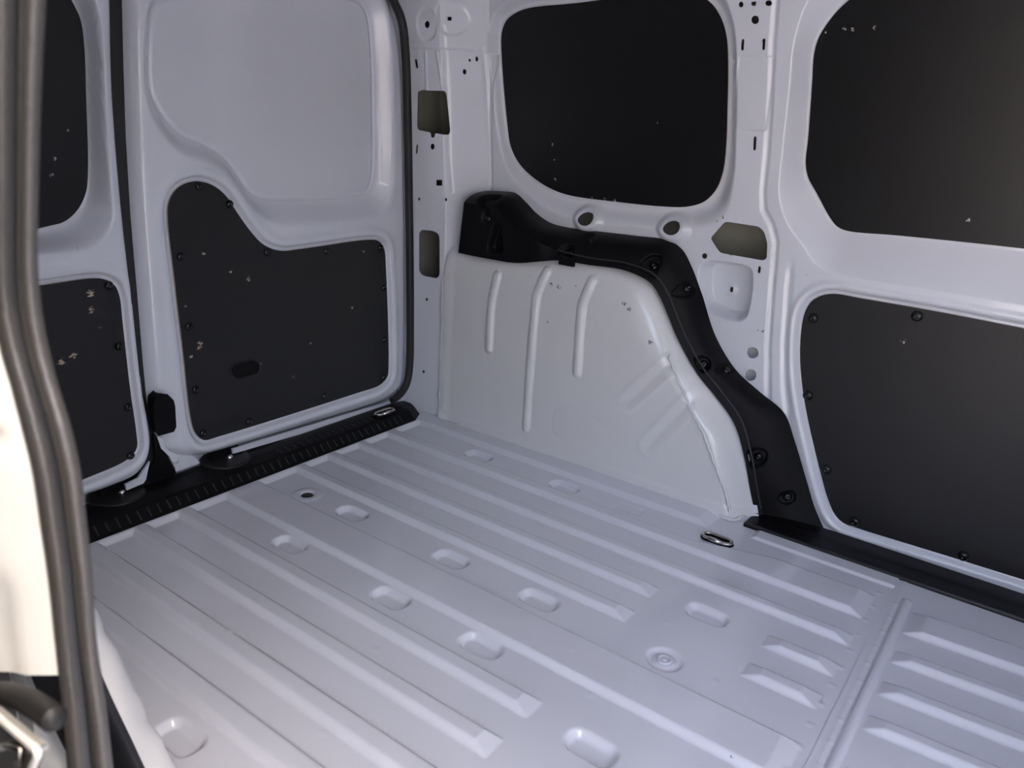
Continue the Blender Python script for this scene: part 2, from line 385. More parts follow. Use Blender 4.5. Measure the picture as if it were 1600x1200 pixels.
def door_leaf(name, label, outline, win_in, win_out, board, flank_left, flank_w, deep, ys, zs, R=.030, bead_w=.018):
    root = empty(name, (FACE, float(np.mean(DX(outline)[:, 0])), .03)); tag(root, label, 'door', 'structure')
    O = crom(DX(outline), n=5); I = crom(DX(win_in, FACE-deep), n=5); E = crom(DX(win_out), n=5); Bd = crom(DX(board), n=5); Be = offset_poly(Bd, .013); Bm = offset_poly(Bd, .0035)
    fl = DX(flank_left)
    def hh(A, B):
        dO = -sdf(A, B, O); h = np.zeros_like(A)
        t = np.clip(1-dO/R, 0, 1); h -= R*(1-np.sqrt(np.clip(1-t*t, 0, 1)))
        dl = lined(A, B, fl); t = np.clip(1-dl/flank_w, 0, 1); h -= .055*(1-np.sqrt(np.clip(1-t*t, 0, 1)))**1.2
        dE = sdf(A, B, E); dI = sdf(A, B, I); t = between(dE, dI)
        h -= deep*sm(t*1.06)
        if deep < .05: h -= .0035*bead(np.abs(dI), .0045)
        dB = sdf(A, B, Bd); dBe = sdf(A, B, Be)
        h -= .012*sm(between(dBe, sdf(A, B, Bm)))
        h += .004*np.exp(-((dB-.022)/.010)**2)*(dO > .004)
        return h
    shell = hfield('inner_shell', ys, zs, hh, lambda A, B, H: (FACE+H, A, B), M['door'], root, clip=O, snaps=[])
    bd = slab('lining_board', [(FACE-.0095, p[0], p[1]) for p in offset_poly(Bd, -.0022)], (.0040, 0, 0), [M['board'], M['fibre']], root, mi_edge=1)
    return root, shell, bd, hh
ysr = np.linspace(.86, 1.78, 350); zsr = np.linspace(-.01, 1.30, 500)
d2, d2s, d2b, d2h = door_leaf('door_2', 'wide white rear door with pressed window blank and black lining board', LEAF2, L2_IN, L2_OUT, L2_BOARD,
                         [(196, -70), (199, 100), (203, 220), (210, 340), (220, 460), (229, 570), (238, 660), (250, 690)], .050, .032, ysr, zsr)
tag(d2b, 'black scratched lining board')
for p in [(311, 291), (359, 319), (282, 401), (295, 510), (305, 609), (317, 677), (389, 659), (417, 394), (510, 392), (595, 387), (600, 450), (601, 531), (599, 591), (507, 619)]:
    P = onX(*p, FACE-.0055); screw(P, (1, 0, 0), d2b)
ring = pslot(372, 580, 394, 574, 12, 8)
tube('finger_slot_rim', [onX(x, y, FACE-.0050) for x, y in ring], .0022, M['board'], d2b, 8, closed=True)
slab('finger_slot', [onX(x, y, FACE-.0056) for x, y in pslot(372, 580, 394, 574, 11, 8)], (.0007, 0, 0), M['plastic'], d2b)

LEAF1 = [(-60, -60), (176, -70), (178, 0), (181, 130), (188, 240), (197, 340), (209, 450), (219, 550), (229, 625), (236, 660), (239, 690), (234, 722), (216, 745), (180, 762), (135, 778), (-60, 848)]
L1_IN = [(-60, -40), (70, -40), (100, -18), (113, 4), (125, 30), (131, 70), (134, 150), (137, 270), (134, 300), (122, 326), (102, 345), (80, 352), (-60, 362)]
L1_OUT = [(-60, -60), (110, -60), (140, -30), (150, 0), (158, 40), (162, 90), (166, 180), (176, 300), (180, 335), (174, 362), (155, 384), (125, 396), (60, 402), (-60, 412)]
L1_BOARD = [(-60, 460), (60, 446), (150, 434), (170, 437), (184, 447), (191, 465), (195, 500), (206, 600), (217, 680), (218, 698), (212, 711), (196, 724), (132, 752), (-60, 830)]
# clip the far (hidden) side of the narrow leaf to its hinge edge
def clampY(P, y0=.38): Q = np.array(P); Q[:, 0] = np.maximum(Q[:, 0], y0); return Q
_DX = DX
def DX(pts, X=FACE): return clampY(_DX(pts, X))
d1, d1s, d1b, d1h = door_leaf('door_1', 'narrow white rear door with black window board, next to the near pillar', LEAF1, L1_IN, L1_OUT, L1_BOARD,
                         [(-60, -60), (-60, -50)], .02, .055, np.linspace(.37, .92, 200), np.linspace(-.01, 1.30, 500), R=.022)
tag(d1b, 'black scratched lining board')
wb = slab('window_board', [(FACE-.052, p[0], p[1]) for p in crom(DX(L1_IN, FACE-.05), n=5)], (.0035, 0, 0), [M['board_w'], M['fibre']], d1, mi_edge=1)
tag(wb, 'black board blanking the window')
for p in [(170, 446), (186, 541), (200, 636), (204, 712)]: screw(onX(*p, FACE-.0055), (1, 0, 0), d1b)
# rubber between the two leaves, outer skins, corner block and bottom latches
ctr = box('centre_seal', (FACE-.050, .855, .02), (FACE-.030, .935, 1.30), M['rubber_d'], d1)
box('outer_skin', (-1.70, .30, -.15), (-1.665, .895, 1.32), M['door'], d1)
box('outer_skin', (-1.70, .900, -.15), (-1.665, 1.75, 1.32), M['door'], d2)
blk = [onX(x, y, FACE-.012) for x, y in [(231, 632), (233, 618), (240, 612), (250, 613), (259, 622), (261, 630), (263, 662), (260, 668), (238, 674), (235, 670)]]
tag(slab('corner_block', blk, (.028, 0, 0), M['plastic'], d1, bevel=.003), 'black plastic corner block')
blk = [onX(x, y, FACE-.025) for x, y in [(236, 672), (247, 690), (259, 712), (272, 736), (272, 745), (232, 752), (226, 742), (240, 716)]]
slab('corner_plate', blk, (.008, 0, 0), M['plastic'], d1)
fl2 = [onX(x, y, FACE-.020) for x, y in [(243, 680), (262, 690), (300, 712), (311, 722), (273, 736), (271, 728), (262, 712), (250, 700)]]
slab('bottom_flange', fl2, (.006, 0, 0), M['door'], d2)
lathe('flange_rivet', [(.008, 0), (.007, .003), (.0001, .0035)], M['door'], d2, 14, (1, 0, 0), onX(275, 720, FACE-.014))
fl1 = [onX(x, y, FACE-.014) for x, y in [(232, 720), (226, 748), (222, 754), (196, 765), (194, 756), (214, 746)]]
slab('bottom_flange', fl1, (.006, 0, 0), M['door'], d1)
fl3 = [onX(x, y, FACE-.02) for x, y in [(361, 700), (600, 628), (628, 612), (636, 618), (612, 637), (500, 668), (362, 708)]]
slab('bottom_flange', fl3, (.006, 0, 0), M['door'], d2)

# ------------------------------------------------------------------ rear door seal
sp = [(600, -28), (608, -14), (616, 4), (625, 24), (630, 45), (634, 90), (636, 150), (638, 250), (640, 380), (641, 500), (640, 570), (636, 597), (627, 614), (612, 626)]
pth = crom([onX(x, y, -1.578) for x, y in sp], closed=False, n=6)
rs = tube('door_seal', pth, .0115, M['rubber_d'], None, 12)
tag(rs, 'black rubber seal around the rear door opening beside the pillar', 'seal')

# ================================================================== SIDE WALL (right in the photo)
W1_IN = [(784, 75), (785, 50), (792, 32), (806, 20), (826, 12), (900, 4), (1000, -8), (1070, -12), (1095, -8), (1115, 6), (1130, 30), (1138, 60), (1140, 100), (1139, 170), (1136, 240), (1131, 272), (1120, 298), (1102, 316), (1075, 324), (1040, 324),
         (960, 316), (890, 306), (862, 296), (835, 279), (812, 256), (799, 230), (793, 190)]
W1_OUT = [(762, 80), (763, 45), (772, 20), (790, 2), (820, -12), (900, -20), (1000, -34), (1075, -36), (1110, -28), (1132, -8), (1145, 25), (1151, 60), (1153, 110), (1152, 180), (1150, 260), (1146, 300), (1138, 330), (1118, 352), (1080, 361), (1040, 362),
          (960, 353), (890, 343), (852, 326), (822, 303), (797, 274), (784, 245), (775, 190)]
W2_IN = [(1330, -4), (1310, 14), (1292, 36), (1278, 60), (1271, 85), (1268, 130), (1262, 215), (1258, 255), (1262, 278), (1275, 302), (1297, 342), (1308, 355), (1324, 362), (1400, 369), (1500, 379), (1600, 390), (1700, 402), (1790, 412), (1830, 400), (1850, 360),
         (1850, 100), (1830, 0), (1780, -60), (1700, -80), (1500, -80), (1390, -50)]
W2_OUT = [(1272, -14), (1256, 14), (1247, 40), (1240, 70), (1233, 140), (1222, 240), (1217, 300), (1222, 330), (1234, 356), (1256, 386), (1272, 410), (1291, 424), (1312, 430), (1400, 445), (1500, 461), (1600, 478), (1700, 495), (1800, 512), (1870, 500), (1900, 440),
          (1900, 100), (1880, -30), (1800, -100), (1700, -130), (1500, -130), (1330, -80)]
LB = [(1248, 560), (1250, 515), (1256, 487), (1267, 470), (1284, 461), (1305, 459), (1340, 465), (1450, 484), (1600, 513), (1700, 533), (1790, 552), (1830, 580), (1840, 640), (1840, 880), (1825, 950), (1790, 968), (1700, 940), (1600, 909), (1450, 862), (1340, 828), (1316, 819), (1303, 806), (1292, 782), (1275, 720), (1259, 650), (1251, 600)]
lo_in, up_in, up2_in = WX(LB), WX(W1_IN, .032), WX(W2_IN, .062)
LBp = crom(lo_in, n=5); LBe = offset_poly(LBp, .013); LBm = offset_poly(LBp, .0035); W1i = crom(up_in, n=5); W1o = crom(WX(W1_OUT), n=5); W2i = crom(up2_in, n=5); W2o = crom(WX(W2_OUT), n=5)
holes_px = [rounded([(652, 143), (657, 141), (694, 142), (696, 148), (702, 205), (699, 211), (679, 208), (678, 215), (673, 215), (672, 207), (653, 203), (651, 198)], 2, 2),
            rounded([(654, 364), (658, 359), (676, 361), (685, 366), (686, 376), (686, 430), (682, 435), (660, 431), (654, 424)], 6, 4),
            rounded([(1133, 346), (1186, 354), (1194, 362), (1199, 380), (1198, 404), (1192, 407), (1125, 395), (1111, 374), (1112, 370)], 5, 4)]
for e in [(666, 38, 3.6, 5.6), (725, 112, 2.8, 4.2), (744, 92, 2.2, 4), (675, 229, 3, 4.6), (654, 311, 1.7, 2.6), (696, 312, 1.7, 2.6), (666, 468, 1.7, 2.4), (661, 581, 1.7, 2.4), (1158, 7, 3.6, 4.5), (1201, 5, 5.2, 4.4), (1180, 31, 5.8, 6.6),
          (1101, 400, 4, 4.4), (1176, 551, 9, 9), (1173, 586, 9, 9), (918, 342, 11.5, 10.5), (1052, 356, 13, 11)]:
    holes_px.append(pell(*e))
for s_ in [(649, 94, 651, 105, 1.6), (651, 227, 650, 239, 1.3), (733, 93, 733, 95, 1.6), (1161, 63, 1160, 77, 2), (1194, 62, 1193, 76, 2), (1180, 215, 1179, 233, 2), (1187, 418, 1186, 425, 2)]:
    holes_px.append(pslot(*s_, 5))
holes_px += [[(698, 26), (704, 26), (704, 32), (698, 32)], [(681, 281), (690, 281), (690, 290), (681, 290)], [(1174, 3), (1181, 2), (1181, 9), (1175, 9)]]
W_holes = [WX(h) for h in holes_px]
PKT = crom(WX([(1091, 430), (1094, 414), (1104, 406), (1120, 406), (1165, 414), (1175, 422), (1177, 440), (1172, 480), (1166, 497), (1155, 503), (1110, 492), (1096, 480), (1090, 455)]), n=5)
pk_slot = WX(pslot(1130.5, 455, 1130, 459, 2.4, 6)); W_holes.append(pk_slot)
pk_c = WX([(1130, 457)])[0]
G1 = WX([(1205, -40), (1212, 0), (1208, 60), (1204, 150), (1201, 250), (1200, 290), (1207, 330), (1213, 380), (1205, 450), (1199, 520), (1197, 590)][:0] + [(1216, -30), (1211, 20), (1207, 70), (1204, 150), (1198, 240), (1192, 300), (1193, 328), (1206, 352), (1212, 378), (1207, 440), (1200, 540), (1200, 640)])
G2 = WX([(1240, 400), (1237, 395), (1232, 450), (1226, 540), (1226, 600), (1232, 660), (1248, 730), (1266, 795), (1286, 822), (1320, 838), (1500, 893), (1700, 955)])
W1m = offset_poly(W1i, .004); W2m = offset_poly(W2i, .004)
collars = [WX([(918, 342)])[0], WX([(1052, 356)])[0]]
pads = [WX([(666, 38)])[0], WX([(702, 28)])[0]]
zst = [WX([(1180, 86)])[0][1], WX([(1180, 202)])[0][1]]; xpl = (WX([(1145, 150)])[0][0], WX([(1205, 150)])[0][0]); zseam = WX([(670, 74)])[0][1]
GB = [WX([(705, 300), (700, 240), (698, 150), (694, 80), (690, 40)]), WX([(768, 290), (762, 200), (757, 120), (753, 75)])]
GT = [WX([(664, 82), (666, 140)]), WX([(682, 82), (692, 140)])]
def wall_h(A, B):
    h = np.zeros_like(A)
    h += .032*sm(between(sdf(A, B, W1o), sdf(A, B, W1m))*1.05)
    t2 = between(sdf(A, B, W2o), sdf(A, B, W2m)); h += .064*np.clip(.86*t2+.14*sm(t2), 0, 1)
    dB = sdf(A, B, LBp); h += .012*sm(between(sdf(A, B, LBe), sdf(A, B, LBm))); h -= .005*np.exp(-((dB-.020)/.008)**2)
    h += .0042*soft(lined(A, B, G2), .013)*sm((.645-B)/.05)
    h += .0045*soft(lined(A, B, G1), .011)
    dk = sdf(A, B, PKT); h += .060*sm(-dk/.017)
    h -= .005*soft(np.hypot(A-pk_c[0], B-pk_c[1]), .022)
    for c in collars:
        r = np.hypot((A-c[0])/1.15, B-c[1]); h -= .014*sm((.045-r)/.020)
    for c in pads:
        r = np.hypot(A-c[0], (B-c[1])*.75); h += .004*sm((.034-r)/.008)
    on = sm((A-xpl[0])/.006)*sm((xpl[1]-A)/.006)
    h += .003*on*(sm((zst[0]-B)/.004)) - .003*on*sm((zst[1]-B)/.004)
    pil = (A < -1.40)
    h += np.where(pil, .0025*sm((zseam-B)/.003)-.0018*soft(np.abs(B-zseam), .003), 0)
    for g in GB: h += .0025*soft(lined(A, B, g), .006)
    for g in GT: h -= .003*soft(lined(A, B, g), .006)
    # soft belt shoulder between the two windows' sills
    return h
wr = hfield('wall_right', np.concatenate([np.arange(-1.64, -1.40, .0017), np.arange(-1.40, -.80, .0034), np.arange(-.80, -.55, .0018), np.arange(-.55, -.10, .0034), np.linspace(-.10, .46, 110)]), np.concatenate([np.arange(-.004, .30, .0034), np.arange(.30, 1.24, .0021), np.linspace(1.24, 1.30, 12)]), wall_h,
            lambda A, B, H: (A, wall_y(A, B)+H, B), M['wall'], None, holes=W_holes, snaps=[])
tag(wr, 'white painted inner side wall with pillars, holes and window frames', 'wall', 'structure')
# outer body skin behind it (seen through the holes)
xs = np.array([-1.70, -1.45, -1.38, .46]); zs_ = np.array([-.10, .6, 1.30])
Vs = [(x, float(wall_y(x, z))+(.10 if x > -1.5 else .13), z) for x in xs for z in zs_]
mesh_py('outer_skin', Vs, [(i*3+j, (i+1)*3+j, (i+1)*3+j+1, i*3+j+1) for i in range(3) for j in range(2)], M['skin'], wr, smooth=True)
rp = WX([(1175, 568)])[0]; box('reinforcement_plate', (rp[0]-.05, WALL+.032, rp[1]-.09), (rp[0]+.05, WALL+.036, rp[1]+.09), M['wall'], wr)
# boards
def thingify(*os):
    for o in os: o['kind'] = 'thing'
def wall_board(name, label, poly, off, m, cat='panel'):
    N = len(poly); fr = [(x, float(wall_y(x, z))+off, z) for x, z in poly]
    o = slab(name, fr, (0, .0035, 0), [m, M['fibre']], None, mi_edge=1); return tag(o, label, cat)
b1 = wall_board('window_board', 'black board in the rear side window frame above the wheel arch', offset_poly(W1i, -.002), .0275, M['board_w'])
b2 = wall_board('window_board', 'black board in the large side window frame at upper right', offset_poly(W2i, -.002), .0595, M['board_w'])
b3 = wall_board('lining_board', 'large black lining board with domed screws on the lower right wall', offset_poly(LBp, -.0015), .0058, M['board'])
for p in [(1270, 497), (1433, 494), (1262, 618), (1291, 734), (1335, 815), (1505, 869), (1640, 535), (1700, 925), (1790, 700)]:
    P = onW(*p, .0058); screw(P, (0, -1, 0), b3, .0105)

# ------------------------------------------------------------------ wheelhouse, far side and mirrored near side
ARCH = [((640, 800), 1.74), ((640, 392), 1.74), ((760, 386), 1.76), ((870, 390), 1.78), ((950, 402), 1.80), ((1000, 419), 1.81), ((1026, 438), 1.81), ((1041, 463), 1.81), ((1053, 491), 1.81), ((1068, 527), 1.81), ((1098, 580), 1.81),
        ((1127, 618), 1.81), ((1155, 660), 1.81), ((1171, 714), 1.81), ((1180, 766), 1.81), ((1188, 812), 1.81), ((1192, 870), 1.81), ((900, 900), 1.74)]
ARp = crom([onY(*p, Y)[[0, 2]] for p, Y in ARCH], n=5)
BE = [AX(b) for b in ([(777, 430), (769, 468), (766, 500), (764, 545)], [(853, 424), (838, 462), (831, 540), (826, 610), (822, 668)], [(924, 438), (909, 478), (905, 530), (902, 583)])]
DG = [AX([(1062, 556), (1020, 592), (980, 628)]), AX([(1088, 618), (1050, 658), (1012, 698)])]
DP = crom(AX([(866, 640), (895, 640), (925, 652), (945, 672), (950, 695), (930, 700), (866, 680)]), n=4)
def arch_h(A, B):
    d = -sdf(A, B, ARp); w = np.where(B > .40, .085, .060); w = .060+.030*sm((B-.30)/.15)
    t = np.clip(1-d/w, 0, 1); h = .075*(1-np.sqrt(np.clip(1-t*t, 0, 1)))
    lowf = sm((.34-B)/.12); h = h*(1-lowf)+lowf*.055*sm(t*.9)*1.25
    for b in BE: h -= .0085*bead(lined(A, B, b), .0125)*np.where(True, 1, 0)
    for g in DG: h += (.0026*soft(lined(A, B, g), .016)-.0012*soft(np.abs(lined(A, B, g)-.024), .010))*sm(d/.06)
    h += .0015*soft(np.abs(sdf(A, B, DP)), .006)
    h -= .0035*sm((.036-B)/.006)
    rear = sm((-1.435-A)/.03); h -= .004*rear
    return h
def arch_mesh(parent, mir):
    fn = (lambda A, B, H: (A, 2*YC-(1.74+H), B)) if mir else (lambda A, B, H: (A, 1.74+H, B))
    o = hfield('wheelhouse', np.linspace(-1.474, -.40, 300), np.linspace(-.004, .62, 175), arch_h, fn, M['arch'], parent, clip=ARp)
    # return flange from the rolled edge to the body side
    P = [p for p in ARp if p[0] > -1.474 and p[1] > -.01]; P = sorted(range(len(P)), key=lambda i: i) and P
    i0 = int(np.argmin([p[0] for p in P])); P = P[i0:]+P[:i0]
    Y1 = [1.74+.072, 1.90]; V = []
    for p in P:
        for y in Y1: V.append((p[0], 2*YC-y if mir else y, p[1]))
    mesh_py('wheelhouse_return', V, [(2*i, 2*i+1, 2*i+3, 2*i+2) for i in range(len(P)-1)], M['arch'], o, smooth=True)
    return o
wh = arch_mesh(wr, False); tag(wh, 'white wheelhouse with three upright beads')
wh.name = 'wheelhouse'
# seam sealer bead along the foot of the wheelhouse
def sealer(path, r, seed, parent):
    rnd = random.Random(seed); p = crom(path, closed=False, n=8)
    p = np.array([q+np.array([rnd.uniform(-1, 1)*.002, rnd.uniform(-1, 1)*.002, rnd.uniform(-1, 1)*.001]) for q in p])
    return tube('sealer_bead', p, [r*rnd.uniform(.75, 1.3) for _ in p], M['sealer'], parent, 8, squash=.8)
sealer([onZ(x, y, .006) for x, y in [(684, 655), (760, 680), (880, 720), (1000, 758), (1090, 788), (1120, 802), (1142, 812), (1160, 808), (1175, 798)]], .0062, 3, wr)
sealer([onY(x, y, 1.737) for x, y in [(1045, 556), (1062, 600), (1080, 640), (1098, 676), (1118, 728), (1133, 770), (1140, 800)]], .0035, 5, wr)
sealer([(-1.478, 1.742, .004), (-1.480, 1.742, .15), (-1.482, 1.742, .30), (-1.484, 1.744, .45)], .005, 8, wr)

# ------------------------------------------------------------------ wheel arch trim
ST = [((716, 395), (725, 316), (762, 298)), ((745, 401), (750, 320), (785, 299)), ((772, 406), (774, 324), (806, 302)), ((795, 410), (790, 342), (822, 316)), ((814, 411), (810, 361), (838, 333)), ((840, 409), (838, 377), (860, 348)),
      ((872, 407), (872, 391), (885, 355)), ((920, 414), (920, 403), (930, 361)), ((970, 421), (973, 410), (990, 368)), ((998, 431), (1005, 420), (1045, 376)), ((1018, 444), (1027, 433), (1066, 390)), ((1032, 466), (1043, 457), (1080, 415)),
      ((1044, 494), (1055, 487), (1097, 460)), ((1060, 532), (1071, 525), (1118, 525)), ((1090, 585), (1101, 579), (1150, 578)), ((1118, 620), (1129, 614), (1188, 613)), ((1147, 662), (1158, 656), (1225, 645)),
      ((1163, 715), (1174, 710), (1242, 690)), ((1172, 765), (1183, 762), (1260, 750)), ((1179, 797), (1190, 796), (1273, 793)), ((1182, 803), (1193, 804), (1287, 825))]
ya = [1.735]*6+[1.748, 1.752, 1.756, 1.762, 1.766, 1.770, 1.774, 1.778, 1.782, 1.785, 1.788, 1.792, 1.796, 1.80, 1.80]
A3 = np.array([onY(*s[0], y) for s, y in zip(ST, ya)]); M3 = np.array([onY(*s[1], y+(.0 if i < 6 else .010)) for i, (s, y) in enumerate(zip(ST, ya))])
B3 = np.array([onW(*s[2], -.004) for s in ST])
A3, M3, B3 = [crom(p, closed=False, n=22) for p in (A3, M3, B3)]
POCKETS = [([(872, 397), (876, 387), (885, 382), (896, 382), (899, 388), (896, 397), (893, 402)], .014, (890, 390)),
           ([(911, 380), (914, 368), (922, 363), (930, 366), (926, 376), (918, 382)], .009, (921, 372)),
           ([(1001, 413), (1008, 403), (1020, 397), (1032, 400), (1033, 409), (1029, 420), (1022, 433), (1012, 427)], .016, (1020, 413)),
           ([(1052, 459), (1060, 446), (1073, 439), (1086, 445), (1085, 457), (1072, 465)], .009, (1077, 450)),
           ([(1085, 562), (1097, 556), (1109, 561), (1111, 570), (1105, 578), (1095, 581)], .013, (1100, 568)),
           ([(1120, 579), (1128, 569), (1141, 569), (1146, 577), (1136, 584)], .008, (1138, 577)),
           ([(1168, 707), (1185, 702), (1197, 706), (1199, 715), (1192, 725), (1176, 731)], .014, (1184, 716)),
           ([(1214, 781), (1222, 771), (1240, 769), (1243, 782), (1228, 789)], .008, (1231, 777)),
           ([(745, 316), (760, 304), (783, 303), (778, 310), (762, 319)], .016, None),
           ([(762, 391), (767, 364), (772, 351), (780, 352), (782, 362), (784, 394)], .030, None),
           ([(753, 346), (754, 332), (764, 330), (767, 340), (763, 350)], .008, (760, 343))]
def tangent(R0, Vn, px):
    d = ray(*px); w = R0-CAM; tt = w@d/(d@d); dist = np.linalg.norm(w-tt[..., None]*d, axis=-1)
    k = np.unravel_index(np.argmin(dist), dist.shape); return R0[k], Vn[k]
def trim_mesh(mir):
    rows = []
    for t in np.linspace(0, 1, 25): rows.append(A3*(1-t)+M3*t)
    for t in np.linspace(0, 1, 56)[1:]:
        bul = .012*np.sin(np.pi*t); P = M3*(1-t)+B3*t; P = P+np.array([0, -bul*.8, 0]); P[:, 2] += bul*.6; rows.append(P)
    R = np.array(rows)                                   # (rows, stations, 3)
    back = R[0]+np.array([0, .05, 0]); R = np.concatenate([back[None], R], 0)
    Vn = np.zeros_like(R); du = np.gradient(R, axis=1); dv = np.gradient(R, axis=0); Vn = np.cross(du, dv); Vn /= np.linalg.norm(Vn, axis=-1)[..., None]+1e-9
    if np.mean(Vn[20, :, 1]) > 0: Vn = -Vn
    R0 = R.copy()
    for pts, dep, c in POCKETS:
        C0, N0 = tangent(R0, Vn, np.mean(pts, axis=0)); u = np.cross(N0, [0, 0, 1.0]); u /= np.linalg.norm(u); v = np.cross(N0, u)
        P = []
        for p in pts:
            d = ray(*p); q = CAM+d*((C0-CAM)@N0/(d@N0)); P.append(((q-C0)@u, (q-C0)@v))
        W_ = R0-C0; near = np.abs(W_@N0) < .02
        dd = sdf(W_@u, W_@v, crom(P, n=4), .04); dd = np.where(near, dd, .04)
        R = R-N0*(dep*sm((.0012-dd)/.0042))[..., None]
    if mir: R = mirror(R)
    R = np.concatenate([R[:2], R[1:26], R[25:]], 0)          # split rows: crisp edges along the lip and the crease
    a, b = R.shape[:2]; idx = np.arange(a*b).reshape(a, b)
    Fq = np.stack([idx[:-1, :-1], idx[1:, :-1], idx[1:, 1:], idx[:-1, 1:]], -1)
    Fq = np.delete(Fq, [1, 27-1], axis=0).reshape(-1, 4)
    return R.reshape(-1, 3), Fq, (R0, Vn)
V, Fq, (TR0, TVn) = trim_mesh(False)
wt = mesh_np('wheel_arch_trim', V, Fq, M['plastic'], None)
tag(wt, 'black plastic trim curving over the far wheel arch down to the floor', 'trim')
cap = np.concatenate([A3[:1], M3[:1], B3[:1], B3[:1]+[[0, 0, -.12]]]); box('clip_tab', tuple(onY(886, 408, 1.742)-np.array([.024, .004, .012])), tuple(onY(886, 408, 1.742)+np.array([.022, .006, .010])), M['plastic'], wt, bevel=.002); slab('end_cap', [tuple(p) for p in cap], (.002, .001, 0), M['plastic'], wt)
for pts, dep, c in POCKETS:
    if c is not None:
        C0, N0 = tangent(TR0, TVn, c); screw(C0-N0*(dep-.0005), N0, wt, .0095)
lp = M3[6*22:19*22]; tube('lip_bead', lp+np.array([0, -.001, .001]), .0022, M['plastic_edge'], wt, 8)
# floor part of the trim: a low black strip along the wall foot
def strip(name, x0, x1, mir, parent):
    X = np.linspace(x0, x1, 24); V = []
    prof = [(1.737, -.001), (1.737, .006), (1.740, .0095), (1.747, .0095), (1.751, .006), (1.800, .006), (1.856, .0065), (1.858, .003)]
    for x in X:
        for y, z in prof: V.append((x, 2*YC-y if mir else y, z))
    n = len(prof)
    Fs = [(i*n+j, (i+1)*n+j, (i+1)*n+j+1, i*n+j+1) for i in range(len(X)-1) for j in range(n-1)]
    return mesh_py(name, V, Fs, M['plastic'], parent, smooth=True)
fs = strip('floor_edge_trim', -.498, .44, False, None)
# slanted rear tip of the strip
tube('lip', [(-.497, 1.7395, .0068), (0, 1.7395, .0068), (.44, 1.7395, .0068)], .0046, M['plastic_edge'], fs, 10)
tag(fs, 'flat black plastic strip along the foot of the right wall', 'trim')
nw = 4

# ------------------------------------------------------------------ rear sill trim with moulded grip ribs
prof = [(-1.505, .006), (-1.508, .0125), (-1.512, .014), (-1.534, .034), (-1.540, .037), (-1.575, .040), (-1.600, .040), (-1.64, .030), (-1.66, -.02)]
ysl = np.concatenate([np.linspace(.42, 1.60, 40), np.linspace(1.62, 1.715, 12)])
V = []
for y in ysl:
    e = max(0.0, (y-1.665)/.05)
    for x, z in prof: V.append((max(min(x, -1.503), -1.66)-(.028*e if x > -1.55 else 0), y, z*(1-.12*e)))
n = len(prof)
sill = mesh_py('sill_trim', V, [(i*n+j, (i+1)*n+j, (i+1)*n+j+1, i*n+j+1) for i in range(len(ysl)-1) for j in range(n-1)]+[tuple((len(ysl)-1)*n+j for j in range(n))], M['plastic'], None, smooth=False)
tag(sill, 'ribbed black plastic sill strip below the rear doors', 'trim')
def rib_mesh(nm, p0, p1, w, t):
    """thin bar from p0 to p1 in the XZ plane, width w along Y"""
    d = np.array([p1[0]-p0[0], 0, p1[1]-p0[1]]); L = np.linalg.norm(d); d /= L; nrm = np.array([-d[2], 0, d[0]]); nrm = nrm if nrm[2] > 0 else -nrm
    a = np.array([p0[0], 0, p0[1]]); b = np.array([p1[0], 0, p1[1]]); V = []
    for q in (a, b):
        for y in (-w/2, w/2): V += [q+np.array([0, y, 0])-nrm*.001, q+np.array([0, y*.5, 0])+nrm*t]
    me = bpy.data.meshes.new(nm); me.from_pydata([tuple(v*S) for v in V], [], [(0, 4, 5, 1), (2, 3, 7, 6), (1, 5, 7, 3), (0, 1, 3, 2), (4, 6, 7, 5)]); me.update()
    me.materials.append(M['plastic_edge']); return me
r1 = rib_mesh('grip_rib', (-1.5145, .0165), (-1.531, .0315), .004, .0016); r2 = rib_mesh('grip_rib', (-1.545, .0375), (-1.570, .0398), .004, .0012)
sill_ribs = [(r1, y) for y in np.arange(.56, 1.64, .0235)] + [(r2, y) for y in np.arange(1.20, 1.58, .0235)]
for me, y in sill_ribs:
    o = bpy.data.objects.new('grip_rib', me); col.objects.link(o); o.location = (0, float(y)*S, 0); o.parent = sill
# latch wells on the sill
for k, (px, py) in enumerate([(352, 717), (182, 772)]):
    P = onZ(px, py, .040); w = empty('latch_well', tuple(P)); w.parent = sill
    V = [];
    o = lathe('well', [(.0001, .0008), (.050, .0008), (.058, .004), (.060, .001), (.062, -.002)], M['rubber_d'], None, 28, loc=tuple(P))
    o.parent = sill; o.name = 'latch_well'; bpy.data.objects.remove(w)
    s2 = lathe('striker_pin', [(.008, 0), (.008, .006), (.005, .009), (.0001, .010)], M['metal'], o, 16, loc=(P[0]+.004, P[1]+.01, P[2]))
    box('latch_body', (P[0]-.035, P[1]-.03, P[2]), (P[0]-.012, P[1]+.05, P[2]+.045), M['plastic'], o, bevel=.004)

